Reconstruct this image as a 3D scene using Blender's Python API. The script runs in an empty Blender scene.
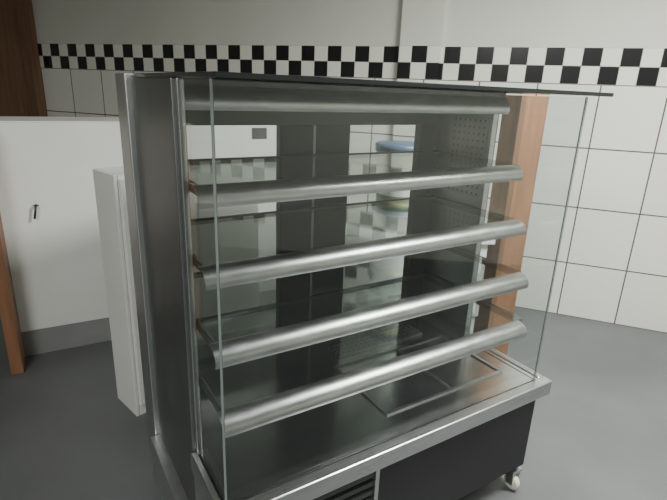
import bpy, math, random
from mathutils import Vector, Matrix
random.seed(3)
C = bpy.context.scene.collection

# ---------------- materials ----------------
def mat(name, col, rough=0.5, metal=0.0, spec=0.5, noise=None, bump=0.0, emit=None, rvar=1.0):
    m = bpy.data.materials.new(name); m.use_nodes = True
    nt = m.node_tree; b = nt.nodes["Principled BSDF"]
    b.inputs["Base Color"].default_value = (*col, 1)
    b.inputs["Roughness"].default_value = rough
    b.inputs["Metallic"].default_value = metal
    b.inputs["Specular IOR Level"].default_value = spec
    if noise:
        scale, amt, stretch = noise
        tc = nt.nodes.new("ShaderNodeTexCoord"); mp = nt.nodes.new("ShaderNodeMapping")
        mp.inputs["Scale"].default_value = stretch
        n = nt.nodes.new("ShaderNodeTexNoise"); n.inputs["Scale"].default_value = scale
        n.inputs["Detail"].default_value = 5
        nt.links.new(tc.outputs["Object"], mp.inputs[0]); nt.links.new(mp.outputs[0], n.inputs["Vector"])
        r = nt.nodes.new("ShaderNodeValToRGB")
        r.color_ramp.elements[0].position = 0.3; r.color_ramp.elements[1].position = 0.7
        r.color_ramp.elements[0].color = (*[max(0, c*(1-amt)) for c in col], 1)
        r.color_ramp.elements[1].color = (*[min(1, c*(1+amt)) for c in col], 1)
        nt.links.new(n.outputs[0], r.inputs[0]); nt.links.new(r.outputs[0], b.inputs["Base Color"])
        rr = nt.nodes.new("ShaderNodeMapRange")
        rr.inputs["To Min"].default_value = max(0.02, rough-0.08*rvar); rr.inputs["To Max"].default_value = rough+0.1*rvar
        nt.links.new(n.outputs[0], rr.inputs[0]); nt.links.new(rr.outputs[0], b.inputs["Roughness"])
        if bump:
            bp = nt.nodes.new("ShaderNodeBump"); bp.inputs["Strength"].default_value = bump
            bp.inputs["Distance"].default_value = 0.01
            nt.links.new(n.outputs[0], bp.inputs["Height"]); nt.links.new(bp.outputs[0], b.inputs["Normal"])
    if emit:
        b.inputs["Emission Color"].default_value = (*emit[0], 1); b.inputs["Emission Strength"].default_value = emit[1]
    return m

def glass(name, tint=(0.93, 0.97, 0.95), f0=0.03, f1=0.8, rough=0.02):
    m = bpy.data.materials.new(name); m.use_nodes = True
    nt = m.node_tree; nt.nodes.clear()
    o = nt.nodes.new("ShaderNodeOutputMaterial"); mx = nt.nodes.new("ShaderNodeMixShader")
    t = nt.nodes.new("ShaderNodeBsdfTransparent"); g = nt.nodes.new("ShaderNodeBsdfGlossy")
    lw = nt.nodes.new("ShaderNodeLayerWeight"); lw.inputs["Blend"].default_value = 0.5
    pw = nt.nodes.new("ShaderNodeMath"); pw.operation = 'POWER'; pw.inputs[1].default_value = 5
    mu = nt.nodes.new("ShaderNodeMath"); mu.operation = 'MULTIPLY_ADD'; mu.inputs[1].default_value = f1; mu.inputs[2].default_value = f0; mu.use_clamp = True
    t.inputs[0].default_value = (*tint, 1); g.inputs["Roughness"].default_value = rough
    g.inputs[0].default_value = (0.92, 0.94, 0.93, 1)
    nt.links.new(lw.outputs["Facing"], pw.inputs[0]); nt.links.new(pw.outputs[0], mu.inputs[0]); nt.links.new(mu.outputs[0], mx.inputs[0])
    nt.links.new(t.outputs[0], mx.inputs[1]); nt.links.new(g.outputs[0], mx.inputs[2]); nt.links.new(mx.outputs[0], o.inputs[0])
    return m

STEEL = mat("brushed_steel", (0.53, 0.54, 0.54), 0.30, 1.0, noise=(40, 0.10, (0.3, 6, 6)))
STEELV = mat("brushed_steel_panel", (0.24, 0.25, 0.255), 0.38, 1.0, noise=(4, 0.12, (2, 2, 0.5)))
STEELL = mat("brushed_steel_light", (0.52, 0.53, 0.53), 0.38, 1.0, noise=(6, 0.08, (3, 3, 0.6)))
RAIL = mat("rail_aluminium", (0.52, 0.525, 0.52), 0.33, 1.0, noise=(14, 0.14, (1, 4, 4)))
DECK = mat("deck_steel", (0.58, 0.585, 0.58), 0.20, 1.0, noise=(3, 0.06, (1, 1, 1)), rvar=0.3)
DARK = mat("dark_frame", (0.030, 0.032, 0.031), 0.35, 0.3)
DARK2 = mat("dark_frame_soft", (0.065, 0.068, 0.066), 0.35, 0.5)
BLACK = mat("black_panel", (0.008, 0.008, 0.009), 0.45)
BLKG = mat("black_glass_top", (0.010, 0.014, 0.014), 0.12)
EDGE = mat("glass_edge", (0.16, 0.19, 0.18), 0.25)
WHITE = mat("white_laminate", (0.78, 0.79, 0.77), 0.45, noise=(2.5, 0.04, (1, 1, 1)))
KICK = mat("kick_plate_floor_reflection", (0.26, 0.265, 0.265), 0.4, noise=(3, 0.12, (1, 1, 1)))  # floor mirrored in the skirting, put in as a floor-like grey
WOOD = mat("brown_wood", (0.27, 0.13, 0.068), 0.5, noise=(5, 0.2, (6, 6, 0.5)))
WOODD = mat("brown_door_wood", (0.17, 0.09, 0.05), 0.5, noise=(4, 0.25, (6, 6, 0.5)))
DOORW = mat("door_leaf_wood", (0.22, 0.115, 0.06), 0.5, noise=(4, 0.2, (6, 6, 0.5)))
FLOOR = mat("grey_floor", (0.125, 0.13, 0.136), 0.42, noise=(1.6, 0.18, (1, 1, 1)), bump=0.03)
PLAST = mat("wall_plaster", (0.64, 0.64, 0.59), 0.8, noise=(1.3, 0.05, (1, 1, 1)))
CEIL = mat("ceiling_paint", (0.68, 0.68, 0.64), 0.9)
BLUE = mat("blue_plastic", (0.09, 0.14, 0.23), 0.4)
GREEN = mat("green_label", (0.10, 0.22, 0.11), 0.5)
YEL = mat("yellow_label", (0.60, 0.55, 0.28), 0.5)
WPL = mat("white_plastic", (0.75, 0.76, 0.72), 0.4)
RUB = mat("caster_wheel", (0.72, 0.70, 0.60), 0.5)
BLKM = mat("black_metal", (0.02, 0.02, 0.02), 0.4)
GL = glass("clear_glass", (0.965, 0.978, 0.972), 0.04, 0.7, 0.01)
GLS = glass("shelf_glass", (0.83, 0.865, 0.85), 0.15, 0.8, 0.04)
LAMP = mat("lamp_tube", (1, 1, 1), 0.5, emit=((1.0, 0.98, 0.90), 6))

TW, TH = 0.39, 0.415
Z0 = 1.66; SQ = 0.1135
def wallmat(kind, phase=0.0):
    m = bpy.data.materials.new("wall_" + kind); m.use_nodes = True
    nt = m.node_tree; b = nt.nodes["Principled BSDF"]; L = nt.links.new
    tc = nt.nodes.new("ShaderNodeTexCoord"); sp = nt.nodes.new("ShaderNodeSeparateXYZ"); L(tc.outputs["Object"], sp.inputs[0])
    ax = nt.nodes.new("ShaderNodeMath"); ax.operation = 'ADD'; ax.inputs[1].default_value = 40*TW - phase if kind == "tile" else 100*SQ
    az = nt.nodes.new("ShaderNodeMath"); az.operation = 'ADD'; az.inputs[1].default_value = 0.0 if kind == "tile" else -Z0 + 20*SQ
    L(sp.outputs[0], ax.inputs[0]); L(sp.outputs[2], az.inputs[0])
    cb = nt.nodes.new("ShaderNodeCombineXYZ"); L(ax.outputs[0], cb.inputs[0]); L(az.outputs[0], cb.inputs[1])
    br = nt.nodes.new("ShaderNodeTexBrick"); br.offset = 0; br.squash = 1
    br.inputs["Scale"].default_value = 1
    br.inputs["Mortar Size"].default_value = 0.005 if kind == "tile" else 0.0018
    br.inputs["Mortar Smooth"].default_value = 0.1; br.inputs["Bias"].default_value = 0
    br.inputs["Brick Width"].default_value = TW if kind == "tile" else SQ
    br.inputs["Row Height"].default_value = TH if kind == "tile" else SQ
    L(cb.outputs[0], br.inputs["Vector"])
    if kind == "tile":
        br.inputs["Color1"].default_value = (0.80, 0.80, 0.75, 1); br.inputs["Color2"].default_value = (0.75, 0.76, 0.71, 1)
        br.inputs["Mortar"].default_value = (0.13, 0.115, 0.10, 1)
        L(br.outputs["Color"], b.inputs["Base Color"])
    else:
        ch = nt.nodes.new("ShaderNodeTexChecker"); ch.inputs["Scale"].default_value = 1/SQ
        ad = nt.nodes.new("ShaderNodeVectorMath"); ad.operation = 'ADD'; ad.inputs[1].default_value = (0, 0, SQ*0.5)
        L(cb.outputs[0], ad.inputs[0]); L(ad.outputs[0], ch.inputs["Vector"])
        ch.inputs["Color1"].default_value = (0.80, 0.80, 0.73, 1); ch.inputs["Color2"].default_value = (0.012, 0.012, 0.014, 1)
        mx = nt.nodes.new("ShaderNodeMix"); mx.data_type = 'RGBA'
        L(br.outputs["Fac"], mx.inputs[0]); L(ch.outputs["Color"], mx.inputs[6]); mx.inputs[7].default_value = (0.3, 0.3, 0.27, 1)
        L(mx.outputs[2], b.inputs["Base Color"])
    b.inputs["Roughness"].default_value = 0.22
    bp = nt.nodes.new("ShaderNodeBump"); bp.inputs["Strength"].default_value = 0.4; bp.inputs["Distance"].default_value = -0.003
    L(br.outputs["Fac"], bp.inputs["Height"]); L(bp.outputs[0], b.inputs["Normal"])
    return m
TILE = wallmat("tile", 2.234 % TW); CHK = wallmat("checker")

def perf(name, axes):
    m = mat(name, (0.55, 0.55, 0.52), 0.4, 0.6)
    nt = m.node_tree; b = nt.nodes["Principled BSDF"]; L = nt.links.new
    tc = nt.nodes.new("ShaderNodeTexCoord"); sp = nt.nodes.new("ShaderNodeSeparateXYZ"); L(tc.outputs["Object"], sp.inputs[0])
    cb = nt.nodes.new("ShaderNodeCombineXYZ")
    L(sp.outputs[axes[0]], cb.inputs[0]); L(sp.outputs[axes[1]], cb.inputs[1])
    sc = nt.nodes.new("ShaderNodeVectorMath"); sc.operation = 'SCALE'; sc.inputs["Scale"].default_value = 1/0.026; L(cb.outputs[0], sc.inputs[0])
    fr = nt.nodes.new("ShaderNodeVectorMath"); fr.operation = 'FRACTION'; L(sc.outputs[0], fr.inputs[0])
    ds = nt.nodes.new("ShaderNodeVectorMath"); ds.operation = 'DISTANCE'; ds.inputs[1].default_value = (0.5, 0.5, 0)
    L(fr.outputs[0], ds.inputs[0])
    gt = nt.nodes.new("ShaderNodeMath"); gt.operation = 'GREATER_THAN'; gt.inputs[1].default_value = 0.16; L(ds.outputs["Value"], gt.inputs[0])
    mx = nt.nodes.new("ShaderNodeMix"); mx.data_type = 'RGBA'; L(gt.outputs[0], mx.inputs[0])
    mx.inputs[6].default_value = (0.06, 0.06, 0.06, 1); mx.inputs[7].default_value = (0.42, 0.42, 0.40, 1)
    L(mx.outputs[2], b.inputs["Base Color"])
    return m
PERFX = perf("perforated_side", (1, 2)); PERFZ = perf("perforated_deck", (0, 1))

# ---------------- helpers ----------------
def addmesh(name, verts, faces, mats, parent=None, fm=None, smooth=None):
    me = bpy.data.meshes.new(name); me.from_pydata([tuple(v) for v in verts], [], faces); me.update()
    if not isinstance(mats, (list, tuple)): mats = [mats]
    for m in mats: me.materials.append(m)
    if fm:
        for i, k in enumerate(fm): me.polygons[i].material_index = k
    if smooth:
        for i in smooth: me.polygons[i].use_smooth = True
    ob = bpy.data.objects.new(name, me); C.objects.link(ob)
    if parent: ob.parent = parent
    return ob
BF = [(0,3,2,1),(4,5,6,7),(0,1,5,4),(2,3,7,6),(1,2,6,5),(3,0,4,7)]
def box(name, x0, x1, y0, y1, z0, z1, m, parent=None, bevel=0.0, fm=None):
    v = [(x0,y0,z0),(x1,y0,z0),(x1,y1,z0),(x0,y1,z0),(x0,y0,z1),(x1,y0,z1),(x1,y1,z1),(x0,y1,z1)]
    o = addmesh(name, v, BF, m, parent, fm)
    if bevel:
        b = o.modifiers.new("bev", 'BEVEL'); b.width = bevel; b.segments = 2
    return o
def empty(name, loc, rotz):
    e = bpy.data.objects.new(name, None); C.objects.link(e); e.location = loc; e.rotation_euler = (0, 0, rotz)
    e.empty_display_size = 0.1
    return e
def lathe(name, prof, m, parent, loc=(0,0,0), n=32, axis='Z', fm=None):
    v = []; f = []
    for r, z in prof:
        for i in range(n):
            a = 2*math.pi*i/n
            if axis == 'Z': v.append((loc[0]+r*math.cos(a), loc[1]+r*math.sin(a), loc[2]+z))
            else: v.append((loc[0]+z, loc[1]+r*math.cos(a), loc[2]+r*math.sin(a)))
    k = []
    for j in range(len(prof)-1):
        for i in range(n):
            f.append((j*n+i, j*n+(i+1)%n, (j+1)*n+(i+1)%n, (j+1)*n+i)); k.append(fm[j] if fm else 0)
    sm = list(range(len(f)))
    f.append(tuple(range(n))[::-1]); k.append(k[0]); f.append(tuple((len(prof)-1)*n+i for i in range(n))); k.append(k[-2])
    return addmesh(name, v, f, m, parent, k, sm)
def extr(name, prof, x0, x1, m, parent):
    n = len(prof); v = [(x0, y, z) for y, z in prof] + [(x1, y, z) for y, z in prof]
    f = [(i, (i+1) % n, n+(i+1) % n, n+i) for i in range(n)]
    h = n//2
    for i in range(h-1):
        f.append((i, n-1-i, n-2-i, i+1)); f.append((n+i, n+i+1, n+n-2-i, n+n-1-i))
    return addmesh(name, v, f, m, parent)
def cyl(name, p, q, r, m, parent, n=12):
    p = Vector(p); q = Vector(q); d = (q-p).normalized()
    a = d.orthogonal().normalized(); b = d.cross(a)
    v = [c + r*(math.cos(2*math.pi*i/n)*a + math.sin(2*math.pi*i/n)*b) for c in (p, q) for i in range(n)]
    f = [(i, (i+1) % n, n+(i+1) % n, n+i) for i in range(n)] + [tuple(range(n))[::-1], tuple(range(n, 2*n))]
    return addmesh(name, v, f, m, parent, smooth=range(n))

# ---------------- room ----------------
wang = math.atan2(-0.38, 1.0)
WM = Matrix.Translation((0, 4.122, 0)) @ Matrix.Rotation(wang, 4, 'Z')
H = 2.9; SL, SR, DP = -4.7, 4.6, -8.0
def place(o): o.matrix_world = WM; return o
zt = Z0 + 2*SQ
v = []; f = []; fm = []
for k, (a, b_) in enumerate([(0, Z0), (Z0, zt), (zt, H)]):
    i = len(v); v += [(SL,0,a),(SR,0,a),(SR,0,b_),(SL,0,b_)]; f.append((i,i+1,i+2,i+3)); fm.append(k)
i = len(v); v += [(SL,0.12,0),(SR,0.12,0),(SR,0.12,H),(SL,0.12,H)]; f.append((i+3,i+2,i+1,i)); fm.append(2)
place(addmesh("wall_back", v, f, [TILE, CHK, PLAST], fm=fm))
v = []; f = []; fm = []
p0, p1, pd = 0.475, 0.77, -0.06
for k, (a, b_) in enumerate([(0, Z0), (Z0, zt), (zt, H)]):
    for (xa, ya, xb, yb) in [(p0,0,p0,pd),(p0,pd,p1,pd),(p1,pd,p1,0)]:
        i = len(v); v += [(xa,ya,a),(xb,yb,a),(xb,yb,b_),(xa,ya,b_)]; f.append((i,i+1,i+2,i+3)); fm.append(k)
place(addmesh("wall_pilaster", v, f, [TILE, CHK, PLAST], fm=fm))
place(box("floor", SL, SR, DP, 0.12, -0.1, 0, FLOOR))
place(box("ceiling", SL, SR, DP, 0.12, H, H+0.1, CEIL))
place(box("wall_left", SL-0.1, SL, DP, 0.12, 0, H, PLAST))
place(box("wall_right", SR, SR+0.1, DP, 0.12, 0, H, PLAST))
place(box("wall_front", SL, SR, DP-0.1, DP, 0, H, PLAST))

# brown door, far left
d = empty("wooden_door", (0,0,0), 0); d.matrix_world = WM @ Matrix.Translation((-4.15, -0.005, 0))
box("leaf", 0.06, 0.82, -0.05, 0, 0.01, 2.42, DOORW, d, 0.003)
box("jamb_right", 0.82, 0.93, -0.09, 0, 0, 2.5, WOODD, d, 0.003)
box("jamb_left", -0.05, 0.06, -0.09, 0, 0, 2.5, WOODD, d, 0.003)
box("head", 0.06, 0.82, -0.09, 0, 2.42, 2.5, WOODD, d, 0.003)
cyl("handle", (0.72,-0.11,1.05), (0.60,-0.11,1.05), 0.01, BLKM, d)
cyl("handle_stem", (0.72,-0.12,1.05), (0.72,-0.045,1.05), 0.01, BLKM, d)

# ---------------- display case ----------------
case = empty("refrigerated_display_case", (-0.251, 1.0, 0), math.radians(32.5))
LG = 1.24; DEP = 0.84; ZB = 0.53; ZT = 1.573
def glassbox(name, x0,x1,y0,y1,z0,z1, big, m=None):
    m = m or GL
    fm = {'z':[0,0,1,1,1,1],'y':[1,1,0,0,1,1],'x':[1,1,1,1,0,0]}[big]
    return box(name,x0,x1,y0,y1,z0,z1,[m,EDGE],case,fm=fm)
glassbox("side_glass_left", 0.0, 0.006, 0.0, 0.225, ZB, ZT, 'x')
glassbox("side_glass_right", LG-0.006, LG, 0.0, 0.345, ZB, ZT-0.005, 'x')
glassbox("front_glass", 0.007, LG-0.007, 0.0, 0.005, ZB, ZT-0.003, 'y')
box("side_panel_left", -0.012, 0.02, 0.24, 0.70, 0.28, ZT, STEELV, case, 0.003)  # darker steel than the rear strip: difference in reflection put into the colour
box("side_panel_left_rear", -0.03, 0.02, 0.70, DEP+0.02, 0.09, ZT+0.012, STEELL, case, 0.004)
box("side_panel_left_post", -0.002, 0.014, 0.225, 0.24, ZB, ZT, STEEL, case, 0.003)
box("side_panel_right", LG-0.03, LG, 0.345, 0.70, ZB-0.02, ZT, STEEL, case, 0.003)
box("side_perforated_panel", LG-0.034, LG-0.0305, 0.36, 0.55, 1.17, ZT-0.09, PERFX, case)
box("top_plate", 0.0, LG+0.09, -0.03, 0.70, ZT, ZT+0.012, BLKG, case, 0.002)
box("top_rear_cover", 0.02, LG, 0.70, DEP, ZT-0.02, ZT+0.010, DARK2, case, 0.002)
box("canopy", 0.02, LG-0.03, 0.30, DEP-0.02, ZT-0.03, ZT, DARK2, case)
B0, B1 = 0.64, 0.68
box("back_header", 0.02, LG-0.03, B0, B1, 1.435, ZT-0.03, DARK2, case)
box("back_sill", 0.02, LG-0.03, B0, B1, ZB, 0.65, DARK, case)
box("back_stile_left", 0.02, 0.13, B0, B1, 0.65, 1.435, DARK2, case)
box("back_stile_mid", 0.465, 0.60, B0, B1, 0.65, 1.435, DARK, case, 0.004)
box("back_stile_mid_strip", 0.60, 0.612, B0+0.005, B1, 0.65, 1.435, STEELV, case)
box("back_stile_mid_rear", 0.62, 0.775, B0+0.02, B1+0.02, 0.65, 1.435, DARK, case, 0.004)
box("back_stile_right", 1.12, LG-0.03, B0, B1, 0.65, 1.435, DARK, case)
glassbox("sliding_glass_left", 0.13, 0.465, B0+0.015, B0+0.02, 0.65, 1.435, 'y')
glassbox("sliding_glass_right", 0.775, 1.12, B0+0.03, B0+0.035, 0.65, 1.435, 'y')
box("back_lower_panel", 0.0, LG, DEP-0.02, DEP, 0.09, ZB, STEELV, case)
box("back_ledge", 0.02, LG-0.03, 0.68, DEP, ZB-0.02, ZB+0.04, STEELL, case)

def railprof(a0, zc, R=0.05, th=0.004, ang0=80, ang1=205, n=18, sq=1.0):
    o = []; inn = []
    ca, cz = a0+R, zc-0.01
    for i in range(n+1):
        t = math.radians(ang0+(ang1-ang0)*i/n)
        o.append((ca+R*math.cos(t), cz+R*sq*math.sin(t)))
        inn.append((ca+(R-th)*math.cos(t), cz+(R-th)*sq*math.sin(t)))
    return o+inn[::-1]
shelves = [(1.315,0.140,1.165),(1.118,0.115,1.195),(0.93,0.06,1.185),(0.755,0.02,1.165)]
for k, (z, a0, xe) in enumerate(shelves, 1):
    extr(f"shelf_rail_{k}", railprof(a0, z-0.008, 0.043, sq=0.80), 0.010, xe, RAIL, case)
    glassbox(f"shelf_glass_{k}", 0.03, LG-0.04, a0+0.050, 0.60, z+0.008, z+0.015, 'z', GLS)
    box(f"shelf_bracket_left_{k}", 0.024, 0.030, a0+0.055, 0.62, z-0.012, z+0.007, DARK2, case)
    box(f"shelf_bracket_right_{k}", LG-0.05, LG-0.04, a0+0.055, 0.62, z-0.012, z+0.007, DARK2, case)
    box(f"shelf_rear_support_{k}", 0.03, LG-0.04, 0.60, 0.612, z-0.000, z+0.018, DARK, case)
extr("top_rail", railprof(0.25, ZT-0.045, 0.055, sq=0.75), 0.022, LG-0.06, RAIL, case)

box("tray_deck", 0.0, LG+0.02, 0.0, DEP-0.02, ZB-0.03, ZB, DECK, case)
box("tray_front_lip", -0.02, LG+0.05, -0.04, 0.0, ZB-0.055, ZB+0.004, STEEL, case, 0.004)
box("tray_side_lip", LG+0.02, LG+0.05, 0.0, DEP, ZB-0.055, ZB+0.004, STEEL, case, 0.004)
box("tray_left_lip", -0.02, 0.0, 0.0, 0.238, ZB-0.055, ZB+0.004, STEEL, case, 0.004)
for nm, a in {"front": (0.60,1.17,0.10,0.11), "rear": (0.60,1.17,0.43,0.44), "mid": (0.90,0.91,0.11,0.43), "left": (0.60,0.61,0.11,0.43), "right": (1.16,1.17,0.11,0.43)}.items():
    box("deck_seam_"+nm, *a, ZB+0.0005, ZB+0.006, STEELL, case)
box("deck_perforated_strip", 0.66, 1.10, 0.49, 0.58, ZB+0.001, ZB+0.010, PERFZ, case)
box("base_side_left_upper", -0.012, 0.0, 0.0, 0.238, 0.28, ZB-0.055, STEELL, case)
box("base_side_left", -0.05, -0.001, -0.02, 0.70, 0.09, 0.28, STEELL, case, 0.004)
box("base_body", 0.0, LG+0.03, 0.02, DEP-0.02, 0.10, ZB-0.055, BLACK, case, 0.004)
box("base_front_panel", 0.50, LG+0.03, 0.0, 0.02, 0.12, ZB-0.06, BLACK, case, 0.004)
box("base_front_divider", 0.485, 0.50, -0.005, 0.02, 0.12, ZB-0.055, STEELL, case)
box("base_front_frame_top", 0.0, 0.485, -0.002, 0.02, ZB-0.085, ZB-0.055, STEELL, case)
for i in range(9):
    box(f"grille_slat_{i+1}", 0.0, 0.485, 0.0, 0.012, 0.14+i*0.034, 0.14+i*0.034+0.018, DARK2, case)
for i, (cx, cy) in enumerate([(0.08,0.06),(LG-0.00,0.02),(0.08,DEP-0.1),(LG-0.02,DEP-0.1)], 1):
    lathe(f"caster_wheel_{i}", [(0.0,-0.014),(0.028,-0.014),(0.034,-0.008),(0.034,0.008),(0.028,0.014),(0.0,0.014)], RUB, case, (cx,cy,0.034), 24, 'X')
    box(f"caster_fork_l_{i}", cx-0.022, cx-0.018, cy-0.016, cy+0.016, 0.03, 0.085, STEELL, case)
    box(f"caster_fork_r_{i}", cx+0.018, cx+0.022, cy-0.016, cy+0.016, 0.03, 0.085, STEELL, case)
    box(f"caster_plate_{i}", cx-0.028, cx+0.028, cy-0.018, cy+0.035, 0.085, 0.10, STEELL, case)

# ---------------- white counter left ----------------
CL = 1.95
ct = empty("white_counter", (-1.785, 2.551, 0), math.radians(30))
box("front_panel", 0.0, CL, 0.0, 0.03, 0.16, 1.335, WHITE, ct, 0.003)
box("kick_plate", 0.0, CL, 0.006, 0.03, 0.0, 0.16, KICK, ct)
box("top_board", -0.0, CL, 0.0, 0.38, 1.335, 1.345, WHITE, ct, 0.003)
box("right_panel", CL-0.03, CL, 0.03, 0.38, 0.0, 1.335, WHITE, ct)
box("wood_end_panel", -0.06, 0.0, -0.19, 0.38, 0.0, 1.335, WOOD, ct, 0.003)
box("top_end", -0.06, 0.0, -0.19, 0.38, 1.335, 1.345, WHITE, ct)
box("outlet_plate", 1.42, 1.52, -0.008, 0.0, 1.24, 1.31, DARK2, ct, 0.002)
cyl("hook_stem", (0.17,0.0,0.90), (0.17,-0.03,0.90), 0.006, BLKM, ct)
cyl("hook_arm", (0.17,-0.03,0.905), (0.155,-0.03,0.83), 0.006, BLKM, ct)
lathe("hook_plate", [(0.014,-0.003),(0.014,0.0)], BLKM, ct, (0.17,-0.003,0.9), 16)

# ---------------- narrow white cabinet ----------------
cb = empty("white_cabinet", (-0.929, 2.045, 0), math.atan2(0.73, 0.68))
box("carcass", 0.018, 0.75, 0.0, 0.215, 0.0, 1.18, WHITE, cb, 0.003)
box("side_board", 0.0, 0.016, 0.0, 0.215, 0.0, 1.187, WHITE, cb, 0.003)
box("top_cap", 0.018, 0.75, 0.0, 0.215, 1.18, 1.187, WHITE, cb)
box("door", 0.02, 0.38, -0.016, -0.001, 0.06, 1.17, WHITE, cb, 0.003)
box("door_b", 0.385, 0.745, -0.016, -0.001, 0.06, 1.17, WHITE, cb, 0.003)

# ---------------- table + bucket behind case ----------------
tb = empty("white_table", (0.42, 2.72, 0), math.radians(10))
box("top", -0.45, 0.38, -0.3, 0.3, 0.82, 0.85, WHITE, tb, 0.004)
box("apron", -0.42, 0.35, -0.28, -0.26, 0.40, 0.82, WHITE, tb)
for i, (x, y) in enumerate([(-0.42,-0.25),(0.3,-0.25),(-0.42,0.25),(0.3,0.25)], 1):
    box(f"leg_{i}", x, x+0.04, y-0.02, y+0.02, 0.0, 0.82, WHITE, tb)
bk = empty("plastic_bucket", (0.335, 2.62, 0.851), 0)
lathe("body", [(0.10,0),(0.115,0.12),(0.117,0.125),(0.120,0.20),(0.121,0.205),(0.128,0.38),(0.130,0.385),(0.132,0.42)], [GREEN, WPL, YEL], bk, fm=[1,0,0,1,1,2,2])
lathe("lid", [(0.138,0.42),(0.140,0.455),(0.125,0.462),(0.02,0.463)], BLUE, bk)

# ---------------- wooden board right ----------------
wb = empty("wooden_post", (1.0, 2.62, 0), math.radians(20))
box("face_board", -0.07, 0.07, 0.0, 0.03, 0.0, 1.57, WOOD, wb, 0.003)
box("side_board", -0.10, -0.07, 0.0, 0.14, 0.0, 1.57, WOODD, wb, 0.003)

# ---------------- lamps ----------------
def lamp(name, x, y, rot, power):
    e = empty(name, (x, y, 0), rot)
    box("housing", -0.65, 0.65, -0.12, 0.12, H-0.06, H-0.002, WPL, e)
    for k, yy in enumerate((-0.05, 0.05), 1):
        cyl(f"tube_{k}", (-0.6, yy, H-0.085), (0.6, yy, H-0.085), 0.016, LAMP, e)
    l = bpy.data.lights.new(name+"_light", 'AREA'); l.shape = 'RECTANGLE'; l.size = 1.2; l.size_y = 0.2
    l.energy = power; l.color = (0.99, 1.0, 0.95)
    o = bpy.data.objects.new("light", l); C.objects.link(o); o.parent = e; o.location = (0, 0, H-0.12)
lamp("ceiling_lamp", 1.5, 1.5, wang, 165)
lamp("ceiling_lamp.001", -1.0, -1.2, wang, 110)

w = bpy.data.worlds.new("world"); bpy.context.scene.world = w; w.use_nodes = True
w.node_tree.nodes["Background"].inputs[0].default_value = (0.8, 0.85, 0.8, 1)
w.node_tree.nodes["Background"].inputs[1].default_value = 0.3

# ---------------- camera ----------------
r = math.radians(2.29); p = math.radians(17.9)
X = Vector((1,0,0)); U = Vector((0, math.sin(p), math.cos(p))); F = Vector((0, math.cos(p), -math.sin(p)))
R_ = math.cos(r)*X + math.sin(r)*U; U_ = -math.sin(r)*X + math.cos(r)*U
cam = bpy.data.cameras.new("camera"); cam.lens = 495/667*36; cam.sensor_width = 36; cam.clip_start = 0.02
co = bpy.data.objects.new("camera", cam); C.objects.link(co)
M = Matrix((R_, U_, -F)).transposed().to_4x4(); M.translation = (0, 0, 1.56)
co.matrix_world = M
bpy.context.scene.camera = co
